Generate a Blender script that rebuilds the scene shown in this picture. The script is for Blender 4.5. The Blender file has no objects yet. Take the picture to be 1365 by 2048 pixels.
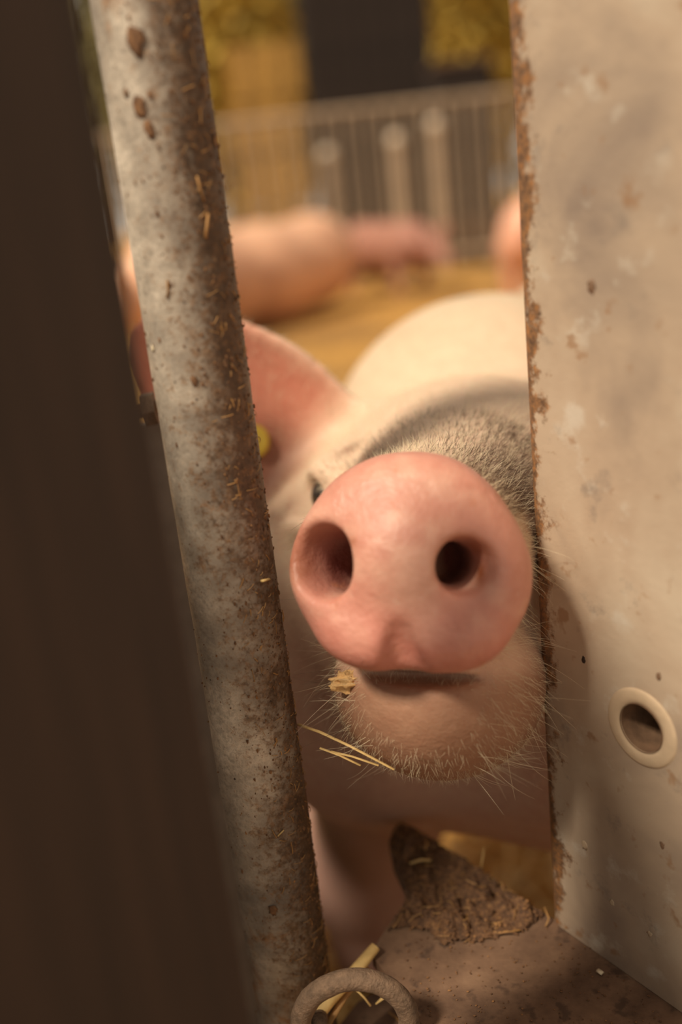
import bpy, bmesh, math, random
import numpy as np
from mathutils import Vector, Matrix
random.seed(7); rng = np.random.default_rng(7)
sc = bpy.context.scene
COL = sc.collection

# ------------------------------------------------------------------ camera
FPX = 1991.0; TH = math.radians(17.6); RO = math.radians(6.4)
CAM = np.array([0, 0, .8])
F = np.array([0, math.cos(TH), -math.sin(TH)])
R0 = np.array([1., 0, 0]); D0 = np.array([0, -math.sin(TH), -math.cos(TH)])
R = math.cos(RO) * R0 + math.sin(RO) * D0
D = -math.sin(RO) * R0 + math.cos(RO) * D0
cd = bpy.data.cameras.new('camera'); cam = bpy.data.objects.new('camera', cd); COL.objects.link(cam)
cam.matrix_world = Matrix(((R[0], -D[0], -F[0], CAM[0]), (R[1], -D[1], -F[1], CAM[1]), (R[2], -D[2], -F[2], CAM[2]), (0, 0, 0, 1)))
cd.sensor_fit = 'HORIZONTAL'; cd.sensor_width = 24.0; cd.lens = 24.0 * FPX / 1365
cd.clip_start = .01; cd.clip_end = 200
cd.dof.use_dof = True; cd.dof.focus_distance = .468; cd.dof.aperture_fstop = 2.6
sc.camera = cam

# ------------------------------------------------------------------ light
w = bpy.data.worlds.new('world'); sc.world = w; w.use_nodes = True
bg = w.node_tree.nodes['Background']; bg.inputs[0].default_value = (1.0, .88, .72, 1); bg.inputs[1].default_value = .52
SUN_AZ, SUN_EL = math.radians(51), math.radians(51)     # azimuth to the left of the direction back to the camera
sdir = Vector((-math.sin(SUN_AZ) * math.cos(SUN_EL), -math.cos(SUN_AZ) * math.cos(SUN_EL), math.sin(SUN_EL)))
sl = bpy.data.lights.new('sun', 'SUN'); sl.energy = 4.6; sl.angle = math.radians(9); sl.color = (1, .87, .68)
so = bpy.data.objects.new('sun', sl); COL.objects.link(so); so.rotation_euler = sdir.to_track_quat('Z', 'Y').to_euler()
sc.view_settings.view_transform = 'Standard'; sc.view_settings.look = 'None'
sc.view_settings.gamma = 1; sc.view_settings.use_curve_mapping = False
sc.view_settings.exposure = 0.0
sc.cycles.use_denoising = True

# ------------------------------------------------------------------ helpers
def ray(x, y): return F + (x - 682.5) / FPX * R + (y - 1024) / FPX * D
def W(x, y, d): return CAM + ray(x, y) * d                    # point at axial depth d
def WZ(x, y, z):
    v = ray(x, y); return CAM + v * ((z - CAM[2]) / v[2])
def WY(x, y, Y):
    v = ray(x, y); return CAM + v * (Y / v[1])
def nrm(v): v = np.asarray(v, float); return v / np.linalg.norm(v)
def lin(r, g, b):
    f = lambda c: (c / 255 / 12.92) if c / 255 <= .04045 else ((c / 255 + .055) / 1.055) ** 2.4
    return (f(r), f(g), f(b), 1)

def link(name, me, mat=None, parent=None, smooth=False):
    o = bpy.data.objects.new(name, me); COL.objects.link(o)
    if mat is not None:
        me.materials.clear(); me.materials.append(mat)
    if parent is not None: o.parent = parent
    if smooth: me.shade_smooth()
    return o
def mesh(name, v, f):
    me = bpy.data.meshes.new(name)
    if isinstance(v, np.ndarray): v = v.tolist()
    if isinstance(f, np.ndarray): f = f.tolist()
    me.from_pydata(v, [], f); me.update(); return me
def bm_mesh(name, bm):
    bmesh.ops.recalc_face_normals(bm, faces=bm.faces)
    me = bpy.data.meshes.new(name); bm.to_mesh(me); bm.free(); return me
def tag(o, label, cat, group=None, kind=None):
    o['label'] = label
    if cat: o['category'] = cat
    if group: o['group'] = group
    if kind: o['kind'] = kind
    return o
def empty(name, loc=(0, 0, 0)):
    o = bpy.data.objects.new(name, None); COL.objects.link(o); o.location = loc; o.empty_display_size = .02
    return o
def tube_data(pts, rad, sides=8, caps=True, squash=None):
    """tube along pts (n,3) with radii; returns verts, faces"""
    pts = np.asarray(pts, float); n = len(pts); rad = np.broadcast_to(rad, (n,))
    t = np.gradient(pts, axis=0); t /= np.linalg.norm(t, axis=1)[:, None] + 1e-12
    ref = np.array([0, 0, 1.]) if abs(t[0][2]) < .9 else np.array([1., 0, 0])
    V = []; Fc = []
    a = np.arange(sides) / sides * 2 * np.pi
    u = np.cross(t[0], ref); u /= np.linalg.norm(u)
    for i in range(n):
        u = u - t[i] * (u @ t[i]); u /= np.linalg.norm(u); v = np.cross(t[i], u)
        s = 1 if squash is None else squash
        V += (pts[i] + rad[i] * (np.cos(a)[:, None] * u + s * np.sin(a)[:, None] * v)).tolist()
    for i in range(n - 1):
        for k in range(sides):
            k2 = (k + 1) % sides
            Fc.append((i * sides + k, i * sides + k2, (i + 1) * sides + k2, (i + 1) * sides + k))
    if caps:
        Fc.append(tuple(range(sides - 1, -1, -1))); Fc.append(tuple(range((n - 1) * sides, n * sides)))
    return V, Fc
def tubes_mesh(name, tubes):
    V = []; Fc = []
    for v, f in tubes:
        o = len(V); V += v; Fc += [tuple(i + o for i in q) for q in f]
    return mesh(name, V, Fc)
def box_data(c, s, rot=None):
    c = np.array(c, float); s = np.array(s, float) / 2
    q = np.array([[x, y, z] for x in (-1, 1) for y in (-1, 1) for z in (-1, 1)]) * s
    if rot is not None: q = q @ np.array(rot).T
    return (q + c).tolist(), [(0, 1, 3, 2), (4, 6, 7, 5), (0, 4, 5, 1), (2, 3, 7, 6), (0, 2, 6, 4), (1, 5, 7, 3)]
def bevel_box(name, c, s, bev=.004, seg=2, rot=None):
    v, f = box_data((0, 0, 0), s); bm = bmesh.new()
    vs = [bm.verts.new(p) for p in v]
    for q in f: bm.faces.new([vs[i] for i in q])
    bmesh.ops.bevel(bm, geom=bm.edges[:], offset=bev, segments=seg, affect='EDGES', profile=.5)
    if rot is not None: bmesh.ops.transform(bm, matrix=Matrix(rot).to_4x4(), verts=bm.verts)
    bmesh.ops.translate(bm, verts=bm.verts, vec=c)
    return bm_mesh(name, bm)

# hash noise on arrays (cheap value noise, several octaves)
def vnoise(p, seed=0):
    p = np.asarray(p, float); i = np.floor(p).astype(np.int64); f = p - i; f = f * f * (3 - 2 * f)
    def h(ix, iy, iz):
        n = (ix * 374761393 + iy * 668265263 + iz * 2147483647 + seed * 974711) & 0x7fffffff
        n = ((n ^ (n >> 13)) * 1274126177) & 0x7fffffff
        return ((n ^ (n >> 16)) & 0xffff) / 65535.0
    r = 0
    for dx in (0, 1):
        for dy in (0, 1):
            for dz in (0, 1):
                wgt = (f[..., 0] if dx else 1 - f[..., 0]) * (f[..., 1] if dy else 1 - f[..., 1]) * (f[..., 2] if dz else 1 - f[..., 2])
                r = r + wgt * h(i[..., 0] + dx, i[..., 1] + dy, i[..., 2] + dz)
    return r
def fbm(p, oct=4, seed=0):
    r = 0; a = .5; p = np.asarray(p, float)
    for k in range(oct): r = r + a * vnoise(p, seed + k); p = p * 2.03; a *= .5
    return r

# ------------------------------------------------------------------ materials
class NT:
    def __init__(s, name):
        s.m = bpy.data.materials.new(name); s.m.use_nodes = True; s.t = s.m.node_tree
        s.b = s.t.nodes['Principled BSDF']; s.n = s.t.nodes; s.l = s.t.links
        s.co = s.n.new('ShaderNodeTexCoord').outputs['Object']
    def mapped(s, scale=(1, 1, 1)):
        m = s.n.new('ShaderNodeMapping'); m.inputs['Scale'].default_value = scale; s.l.new(s.co, m.inputs[0]); return m.outputs[0]
    def noise(s, scale, detail=6, rough=.6, vec=None, dist=0):
        n = s.n.new('ShaderNodeTexNoise'); n.inputs['Scale'].default_value = scale; n.inputs['Detail'].default_value = detail
        n.inputs['Roughness'].default_value = rough; n.inputs['Distortion'].default_value = dist
        s.l.new(vec or s.co, n.inputs['Vector']); return n.outputs['Fac']
    def voro(s, scale, vec=None):
        n = s.n.new('ShaderNodeTexVoronoi'); n.inputs['Scale'].default_value = scale; s.l.new(vec or s.co, n.inputs['Vector']); return n.outputs['Distance']
    def ramp(s, fac, stops):
        r = s.n.new('ShaderNodeValToRGB'); e = r.color_ramp.elements
        while len(e) < len(stops): e.new(.5)
        for q, (p, c) in zip(e, stops):
            q.position = p; q.color = c if not isinstance(c, (int, float)) else (c, c, c, 1)
        s.l.new(fac, r.inputs[0]); return r.outputs[0]
    def mix(s, fac, a, b, mode='MIX'):
        m = s.n.new('ShaderNodeMix'); m.data_type = 'RGBA'; m.blend_type = mode
        for i, v in ((0, fac), (6, a), (7, b)):
            if hasattr(v, 'is_linked') or isinstance(v, bpy.types.NodeSocket): s.l.new(v, m.inputs[i])
            else: m.inputs[i].default_value = v
        return m.outputs[2]
    def math(s, op, a, b=0.0):
        m = s.n.new('ShaderNodeMath'); m.operation = op
        for i, v in enumerate((a, b)):
            if isinstance(v, bpy.types.NodeSocket): s.l.new(v, m.inputs[i])
            else: m.inputs[i].default_value = v
        return m.outputs[0]
    def sep(s, vec):
        m = s.n.new('ShaderNodeSeparateXYZ'); s.l.new(vec, m.inputs[0]); return m.outputs
    def color(s, c):
        if isinstance(c, bpy.types.NodeSocket): s.l.new(c, s.b.inputs['Base Color'])
        else: s.b.inputs['Base Color'].default_value = c
        return s
    def set(s, **k):
        for a, v in k.items():
            i = s.b.inputs[a.replace('_', ' ')]
            if isinstance(v, bpy.types.NodeSocket): s.l.new(v, i)
            else: i.default_value = v
        return s
    def bump(s, h, strength=.5, dist=.001):
        b = s.n.new('ShaderNodeBump'); b.inputs['Strength'].default_value = strength; b.inputs['Distance'].default_value = dist
        s.l.new(h, b.inputs['Height']); s.l.new(b.outputs[0], s.b.inputs['Normal']); return s

def plain(name, c, rough=.7, var=.25, scale=40, metal=0, bump=.3, bd=.001):
    t = NT(name); n = t.noise(scale)
    lo = tuple(x * (1 - var) for x in c[:3]) + (1,); hi = tuple(min(1, x * (1 + var)) for x in c[:3]) + (1,)
    t.color(t.ramp(n, [(.3, lo), (.7, hi)])).set(Roughness=rough, Metallic=metal)
    if bump: t.bump(t.noise(scale * 3), bump, bd)
    return t.m

# galvanised pipe: mottled zinc, rust specks, brown dirt streaks, more dirt on its right flank
t = NT('galvanised_pipe_zinc')
mott = t.noise(28, 5, .6); fine = t.noise(420, 4, .7); mid = t.noise(95, 5, .65)
zinc = t.ramp(mott, [(.33, lin(140, 130, 120)), (.5, lin(188, 174, 158)), (.66, lin(234, 219, 200))])
zinc = t.mix(t.ramp(fine, [(.35, .5), (.6, 0.)]), zinc, lin(120, 108, 96))
xyz = t.sep(t.co)
side = t.math('ADD', t.math('MULTIPLY', xyz[0], 17.0), t.math('MULTIPLY', t.math('ADD', mid, fine), .55))     # toward the pig's side
side2 = t.math('ADD', side, t.math('MULTIPLY', t.noise(12, 3), .9))
dirtm = t.ramp(t.math('MULTIPLY', side2, .5), [(.43, 0.), (.64, .92)])
dust = t.math('ADD', t.math('MULTIPLY', side2, .33), t.math('MULTIPLY', t.noise(210, 5, .75), .75))
dustm = t.ramp(dust, [(.68, 0.), (.80, .7)])
dirtc = t.ramp(t.noise(260, 5, .7), [(.3, lin(50, 37, 29)), (.55, lin(86, 64, 47)), (.75, lin(138, 100, 64))])
c1 = t.mix(dustm, zinc, t.ramp(t.noise(500, 3), [(.35, lin(96, 70, 50)), (.65, lin(168, 122, 76))]))
c1 = t.mix(dirtm, c1, dirtc)
rust = t.ramp(t.math('MULTIPLY', t.noise(60, 6, .75, dist=.6), t.noise(9, 2)), [(.31, 0.), (.40, .8)])
c1 = t.mix(rust, c1, t.ramp(t.noise(300), [(.35, lin(120, 80, 50)), (.65, lin(176, 122, 66))]))
speck = t.ramp(t.voro(150), [(.0, .0), (.06, 0.), (.1, 1.)])
spk2 = t.ramp(t.noise(30, 2), [(.5, 1.), (.56, 0.)])
spm = t.math('MULTIPLY', t.math('SUBTRACT', 1.0, speck), t.math('SUBTRACT', 1.0, spk2))
c1 = t.mix(spm, c1, lin(62, 46, 36))
t.color(c1).set(Roughness=t.ramp(mott, [(.3, .62), (.7, .48)]), Metallic=.12)
t.bump(t.math('ADD', t.math('MULTIPLY', fine, .5), mid), .55, .0012)
M_PIPE = t.m

t = NT('galvanised_post_zinc')
big = t.noise(13, 4, .55, dist=.4); mid = t.noise(46, 5, .6); fine = t.noise(330, 4, .7)
zinc = t.ramp(big, [(.3, lin(150, 132, 118)), (.5, lin(186, 164, 142)), (.68, lin(202, 184, 162))])
zinc = t.mix(t.ramp(mid, [(.58, 0.), (.7, .55)]), zinc, lin(214, 206, 192))
zinc = t.mix(t.ramp(t.noise(70, 3), [(.62, 0.), (.7, .6)]), zinc, lin(150, 108, 70))
zinc = t.mix(t.ramp(t.noise(38, 5, .7), [(.3, .5), (.42, 0.)]), zinc, lin(122, 112, 106))
# rust eating in from the folded corner (object x = distance from the corner)
xyz = t.sep(t.co)
edge = t.math('ADD', t.math('MULTIPLY', xyz[0], -30.0), t.math('MULTIPLY', t.noise(55, 6, .75), 1.7))
edge = t.math('ADD', edge, t.math('MULTIPLY', t.noise(12, 2), .9))
em = t.ramp(edge, [(.86, 0.), (1.12, .95)])
rc = t.ramp(t.noise(240, 5, .75), [(.32, lin(66, 46, 34)), (.5, lin(128, 92, 62)), (.66, lin(176, 118, 62))])
t.color(t.mix(em, zinc, rc)).set(Roughness=.58, Metallic=.1)
t.bump(t.math('ADD', t.math('MULTIPLY', fine, .3), mid), .4, .0012)
M_POST = t.m
M_GROM = plain('worn_grommet', lin(192, 168, 140), .85, .12, 60)
M_HOLE = plain('rusty_sleeve', lin(120, 92, 70), .75, .35, 120)

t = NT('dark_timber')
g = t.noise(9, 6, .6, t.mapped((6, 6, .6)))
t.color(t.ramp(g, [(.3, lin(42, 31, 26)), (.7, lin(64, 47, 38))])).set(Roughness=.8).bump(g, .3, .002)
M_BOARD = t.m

t = NT('muddy_plate')
n = t.noise(38, 6, .65); n2 = t.noise(240, 4, .7)
c = t.ramp(n, [(.3, lin(92, 68, 52)), (.55, lin(124, 95, 74)), (.72, lin(142, 112, 88))])
c = t.mix(t.ramp(t.noise(100, 4), [(.33, .7), (.45, 0.)]), c, lin(66, 48, 38))
t.color(c).set(Roughness=.82).bump(t.math('ADD', n, t.math('MULTIPLY', n2, .4)), .6, .0012)
M_PLATE = t.m
t = NT('mud_crust')
n = t.noise(300, 6, .75)
t.color(t.ramp(n, [(.3, lin(58, 41, 30)), (.5, lin(104, 74, 52)), (.68, lin(156, 114, 74))])).set(Roughness=.9).bump(n, .8, .0015)
M_MUD = t.m
t = NT('clump_dirt')
n = t.noise(180, 4, .7)
t.color(t.ramp(n, [(.3, lin(74, 52, 38)), (.55, lin(124, 88, 58)), (.72, lin(176, 128, 78))])).set(Roughness=.9)
M_CLUMP = t.m
M_STRAW = plain('straw', lin(232, 196, 130), .6, .25, 90, bump=.4)
M_STRAWD = plain('straw_dull', lin(166, 124, 74), .7, .3, 90, bump=.4)
M_RING = plain('weathered_iron', lin(124, 100, 80), .72, .35, 260, .1, .9, .0012)
M_BAR = plain('grey_flat_bar', lin(150, 138, 128), .6, .2, 40)

t = NT('pig_skin')
a = t.n.new('ShaderNodeAttribute'); a.attribute_name = 'skin'
wet = t.n.new('ShaderNodeAttribute'); wet.attribute_name = 'wet'
n = t.noise(110, 5, .65); n3 = t.noise(420, 3, .6)
c = t.mix(t.ramp(n, [(.35, .35), (.62, 0.)]), a.outputs['Color'], t.mix(1.0, a.outputs['Color'], (.78, .62, .58, 1), 'MULTIPLY'))
c = t.mix(t.math('MULTIPLY', t.ramp(t.noise(75, 3), [(.62, 0.), (.72, .45)]), wet.outputs['Fac']), c, lin(188, 120, 84))
t.color(c)
rw = t.n.new('ShaderNodeMapRange'); rw.inputs[3].default_value = .62; rw.inputs[4].default_value = .47
t.l.new(wet.outputs['Fac'], rw.inputs[0]); t.set(Roughness=rw.outputs[0], Subsurface_Weight=.25, Subsurface_Scale=.006, Subsurface_Radius=(1.0, .45, .3))
t.bump(t.math('ADD', t.math('MULTIPLY', n3, .35), t.math('MULTIPLY', t.noise(160, 3), .8)), .6, .0016)
M_SKIN = t.m
M_EYE = plain('dark_eye', lin(30, 19, 15), .35, .2, 60, bump=0)
def hair_mat(name, c):
    t = NT(name); t.color(c).set(Roughness=.5, Transmission_Weight=0); return t.m
M_HAIR = hair_mat('pale_bristle', lin(232, 214, 182)); M_HAIRD = hair_mat('dark_bristle', lin(92, 68, 50))
M_TAG = plain('yellow_tag', lin(176, 146, 40), .5, .1)
M_CRUMB = plain('feed_crumb', lin(214, 172, 116), .85, .25, 300, bump=.8)
M_HOOF = plain('hoof', lin(84, 64, 50), .7)

# ------------------------------------------------------------------ floor and setting
FLOOR_Z = 0
nx, ny = 120, 150
gx = np.linspace(-9, 12, nx); gy = np.concatenate([np.linspace(-.8, 3, 90), np.linspace(3.1, 60, 60)])
X, Y = np.meshgrid(gx, gy, indexing='ij')
Z = (fbm(np.stack([X * 3, Y * 3, X * 0], -1), 4) - .5) * .05
i = np.arange((nx) * (ny)).reshape(nx, ny)
q = np.stack([i[:-1, :-1], i[1:, :-1], i[1:, 1:], i[:-1, 1:]], -1).reshape(-1, 4)
t = NT('straw_litter')
s = t.noise(26, 6, .7); s2 = t.noise(.9, 3); s3 = t.noise(140, 4, .7)
c = t.ramp(s, [(.3, lin(136, 94, 44)), (.5, lin(204, 150, 70)), (.7, lin(236, 184, 98))])
c = t.mix(t.ramp(s2, [(.38, .55), (.52, 0.)]), c, lin(112, 80, 50))
t.color(c).set(Roughness=.85).bump(t.math('ADD', s, s3), .9, .012)
M_FLOOR = t.m
fl = link('floor', mesh('floor', np.stack([X, Y, Z], -1).reshape(-1, 3), q), M_FLOOR, smooth=True)
fl['kind'] = 'structure'; fl['label'] = 'straw covered pen floor in golden brown'
tb = []
for k in range(2600):
    y = random.uniform(.75, 2.6); x = random.uniform(-.8, .9) * (0.5 + y * .5); a = random.uniform(0, math.pi); L = random.uniform(.03, .11); z = random.uniform(.01, .05)
    d = np.array([math.cos(a), math.sin(a), random.uniform(-.25, .25)]) * L / 2; p = np.array([x, y, z + abs(d[2])])
    tb.append(tube_data([p - d, p + d], random.uniform(.0012, .0026), 4, False))
o = link('loose_straw', tubes_mesh('loose_straw', tb), M_STRAW)
tag(o, 'loose golden straw scattered over the pen floor', 'straw', kind='stuff')

# ------------------------------------------------------------------ dark board on the left, seen along its shaded face
E0 = W(150, 0, .36); E0x, E0y = E0[0], E0[1]
E1 = W(338, 1024, .29)
bx, by = E1[0], E1[1]
bd_dir = nrm([-.36, -.93, 0])                         # the board runs back past the camera on its left
L = .50; th = .03
nb = np.array([-bd_dir[1], bd_dir[0], 0]);  nb = nb if nb[0] < 0 else -nb
mid = np.array([bx, by, 0]) + bd_dir * L / 2 + nb * th / 2
rot = np.array([bd_dir, nb, [0, 0, 1]]).T
BTOP = .87
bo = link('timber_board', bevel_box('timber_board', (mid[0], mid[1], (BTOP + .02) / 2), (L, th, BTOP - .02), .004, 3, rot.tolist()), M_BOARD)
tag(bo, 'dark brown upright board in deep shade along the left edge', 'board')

# added plank panel, out of view on the left, shading the lower pipe
shade_p = empty('shade_panel', (-.262, .385, 0)); shade_p['kind'] = 'structure'; shade_p['label'] = 'added dark plank panel out of view, shading the lower pipe'
WTOP = .99
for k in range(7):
    o = link('plank', bevel_box('plank', (0, 0, (k + .5) * WTOP / 7), (.024, .37, WTOP / 7 - .004), .003, 1), M_BOARD, shade_p)
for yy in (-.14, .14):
    link('post', bevel_box('post', (-.034, yy, WTOP / 2), (.044, .044, WTOP), .004, 1), M_BOARD, shade_p)

for k in range(5):                                    # lower added boards further in, shading the straw and lower leg
    o = link('plank', bevel_box('plank', (0, .360, (k + .5) * (.45 / 5)), (.024, .34, (.45 / 5) - .004), .003, 1), M_BOARD, shade_p)
link('post', bevel_box('post', (-.034, .48, .225), (.044, .044, .45), .004, 1), M_BOARD, shade_p)

# ------------------------------------------------------------------ pipe
PP = W(443, 1024, .452); PX, PY = PP[0], PP[1]; PR = .021
V = []; Fc = []; ns = 96; nz = 260
zz = np.linspace(-.01, 1.25, nz)
a = np.arange(ns) / ns * 2 * np.pi
AA, ZZ = np.meshgrid(a, zz, indexing='ij')
P3 = np.stack([np.cos(AA) * PR, np.sin(AA) * PR, ZZ], -1)
rr = PR + (fbm(P3 * 60, 3, 3) - .5) * .0006 + (fbm(P3 * 300, 2, 9) - .5) * .0004
V = np.stack([np.cos(AA) * rr, np.sin(AA) * rr, ZZ], -1).reshape(-1, 3)
i = np.arange(ns * nz).reshape(ns, nz); i2 = np.roll(i, -1, 0)
q = np.stack([i[:, :-1], i2[:, :-1], i2[:, 1:], i[:, 1:]], -1).reshape(-1, 4).tolist()
q.append(i[::-1, 0].tolist()); q.append(i[:, -1].tolist())
pr = empty('steel_pipe', (PX, PY, 0)); tag(pr, 'upright galvanised steel pipe with dirt and rust, left of the snout', 'pipe')
link('tube', mesh('tube', V, q), M_PIPE, pr, True)
def pipe_pt(px, py, lift=0):
    """local point on the pipe surface seen at a pixel"""
    v = ray(px, py); ox, oy = CAM[0] - PX, CAM[1] - PY; r = PR + lift
    A = v[0] ** 2 + v[1] ** 2; B = 2 * (ox * v[0] + oy * v[1]); C = ox * ox + oy * oy - r * r
    dd = B * B - 4 * A * C
    tt = (-B - math.sqrt(max(dd, 0))) / (2 * A)
    p = CAM + v * tt; return p - np.array([PX, PY, 0])
# dirt clumps stuck on the pipe: small irregular blobs, many on its right flank
def blob(c, s, seed, sq=(1, 1, 1), n=1):
    bm = bmesh.new(); bmesh.ops.create_icosphere(bm, subdivisions=n, radius=1)
    r2 = random.Random(seed); k = [r2.uniform(.6, 1.3) for _ in bm.verts]
    vs = [(np.array(v.co) * np.array(sq) * s * k[j] + c).tolist() for j, v in enumerate(bm.verts)]
    bm.verts.ensure_lookup_table(); bm.verts.index_update()
    fs = [tuple(v.index for v in f.verts) for f in bm.faces]; bm.free(); return vs, fs
tb = []
for k in range(2300):
    u = min(1, abs(random.gauss(0, 1)) / 2.2); ang = math.radians(-90 + 80 * (1 - u * 1.1) + random.uniform(-16, 22))
    if random.random() < .12: ang = math.radians(random.uniform(-170, -20))
    z = random.uniform(.36, .95); s_ = random.choice([.0002, .00025, .0003, .0004, .0006]) * random.uniform(.7, 1.2)
    c = np.array([math.cos(ang) * (PR + s_ * .2), math.sin(ang) * (PR + s_ * .2), z])
    tb.append(blob(c, s_, k, (1, 1, random.uniform(.8, 2.2))))
o = link('dirt_crust', tubes_mesh('dirt_crust', tb), M_CLUMP, pr); o['kind'] = 'stuff'
tb = []
for k in range(260):      # hair-thin straw fibres caught in the dirt
    ang = math.radians(random.uniform(-78, 5)); z = random.uniform(.38, .93); L_ = random.uniform(.002, .007); dz = random.uniform(-1, 1)
    pts = []
    for j in range(4):
        q_ = (j / 3 - .5) * L_; a2 = ang + q_ * (1 - abs(dz)) / PR
        pts.append((math.cos(a2) * (PR + .0004 + .0005 * math.sin(j)), math.sin(a2) * (PR + .0004 + .0005 * math.sin(j)), z + q_ * dz))
    tb.append(tube_data(pts, random.uniform(.00012, .00025), 4, False))
o = link('straw_fibres', tubes_mesh('straw_fibres', tb), M_STRAWD, pr); o['kind'] = 'stuff'
# bigger flakes of dirt
for (px, py, sz, mt) in ((272, 80, .0032, M_CLUMP), (279, 215, .0024, M_CLUMP), (300, 258, .002, M_CLUMP), (251, 186, .001, M_CLUMP), (300, 190, .0009, M_CLUMP), (389, 760, .0014, M_CLUMP), (305, 697, .0008, M_HAIR), (431, 280, .0016, M_CLUMP), (546, 1820, .0022, M_CLUMP)):
    p = pipe_pt(px, py, .0004); rn = nrm([p[0], p[1], 0])
    v_, f_ = blob(np.zeros(3), sz, int(px), (1, 1, 1.7), 2)
    v_ = np.array(v_); v_ = v_ - np.outer(v_ @ rn, rn) * .9 + p
    link('dirt_flake', mesh('dirt_flake', v_, f_), mt, pr, True)

# straw pieces: each a thing of its own
def stalk(name, pts, r, label, mat=M_STRAW, sq=.55, group=None, sides=8):
    pts = np.array(pts, float); base = pts[0].copy()
    me = tubes_mesh(name, [tube_data(pts - base, r, sides, True, sq)])
    o = link(name, me, mat, None, True); o.location = base
    return tag(o, label, 'straw', group)
def pipe_world(px, py, lift): return pipe_pt(px, py, lift) + np.array([PX, PY, 0])
stalk('straw_stalk', [pipe_world(394, 352, .0006), pipe_world(401, 378, .0010), pipe_world(408, 402, .0006)], .0008, 'thin straw sliver stuck on the pipe near its top right', M_STRAWD)
stalk('straw_stalk', [pipe_world(417, 428, .0008), pipe_world(414, 455, .0009), pipe_world(411, 476, .0008)], .0011, 'short broad straw chip on the pipe below the thin sliver', M_STRAWD)
stalk('straw_stalk', [pipe_world(524, 1162, .0008), pipe_world(538, 1158, .0008)], .0011, 'tiny yellow straw chip on the pipe beside the snout', M_STRAW)
stalk('straw_stalk', [pipe_world(556, 1672, .0006), pipe_world(568, 1660, .0008)], .0005, 'tiny pale straw splinter on the lower pipe', M_STRAW)
stalk('straw_stalk', [pipe_world(334, 560, .0005), pipe_world(336, 580, .0005), pipe_world(333, 596, .0005)], .0005, 'small orange straw splinter on the sunlit middle of the pipe', M_STRAWD)
stalk('straw_stalk', [pipe_world(597, 1449, .0002), W(640, 1464, .47), W(700, 1492, .463), W(789, 1539, .455)], [.0009, .0009, .0008, .0007], 'longest straw stalk hanging off the pipe under the chin')
stalk('straw_stalk', [W(640, 1496, .468), W(680, 1511, .466), W(722, 1531, .463)], .0007, 'shortest lower straw stalk caught under the chin')
stalk('straw_stalk', [W(662, 1503, .4675), W(705, 1513, .4645), W(758, 1531, .459)], .0007, 'middle straw stalk lying across the other two under the chin')

# flat bar and bolt behind the pipe
fb = W(392, 1300, .60)
o = link('flat_bar', bevel_box('flat_bar', (fb[0], fb[1], .345), (.034, .008, .69), .001), M_BAR)
tag(o, 'narrow grey flat bar just behind the pipe, low on the left', 'bar')
b0 = W(262, 826, .54); b1 = W(330, 812, .54)
br = empty('gate_bolt', b0.tolist()); tag(br, 'small rusty bolt bridging board and pipe, left of the pipe', 'bolt')
ax = b1 - b0
link('shank', tubes_mesh('shank', [tube_data([ax * -1.2, ax * 1.2], .004, 12)]), M_CLUMP, br)
link('nut', tubes_mesh('nut', [tube_data([ax * .35, ax * .75], .0095, 6)]), M_RING, br)

# ------------------------------------------------------------------ steel post on the right
PE = W(1050, 1024, .46); ANG = math.radians(33)
pdir = np.array([math.sin(ANG), -math.cos(ANG), 0]); pnor = np.array([-math.cos(ANG), -math.sin(ANG), 0])   # face normal: left and toward the camera
ZP = .4248                                                # top of the plate the post stands on
post = empty('steel_post', (PE[0], PE[1], ZP)); tag(post, 'wide galvanised steel post with rusty edge and a hole, right side', 'post')
post.rotation_euler = (0, 0, math.atan2(pdir[1], pdir[0]))
# local frame: x along the face, y = face normal direction sign
yl = np.array([-math.sin(math.atan2(pdir[1], pdir[0])), math.cos(math.atan2(pdir[1], pdir[0])), 0]); sy = 1 if yl @ pnor > 0 else -1
def plocal(p):
    d = np.array(p) - np.array([PE[0], PE[1], ZP]); return np.array([d @ pdir, d @ yl, d[2]])
v = ray(1284, 1456); tt = ((np.array([PE[0], PE[1], 0]) - CAM) @ pnor) / (v @ pnor); HP = plocal(CAM + v * tt)
PH = .78; CR = .011; TK = .004; PWID = .24
hr = .0115
bm = bmesh.new()
def strip(pts, z0, z1, nzs=1):
    zs = np.linspace(z0, z1, nzs + 1); rows = [[bm.verts.new((x, y, z)) for x, y in pts] for z in zs]
    for a_, b_ in zip(rows[:-1], rows[1:]):
        for k in range(len(pts) - 1): bm.faces.new((a_[k], a_[k + 1], b_[k + 1], b_[k]))
def prof(off):
    # folded corner: flange going away, rounded corner, face
    pts = [(.002 + off, -sy * .035)]
    for k in range(9):
        a_ = math.pi / 2 * k / 8
        r_ = CR - off
        pts.append((CR - r_ * math.cos(a_), sy * (-CR + r_ * math.sin(a_))))
    return pts
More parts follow.
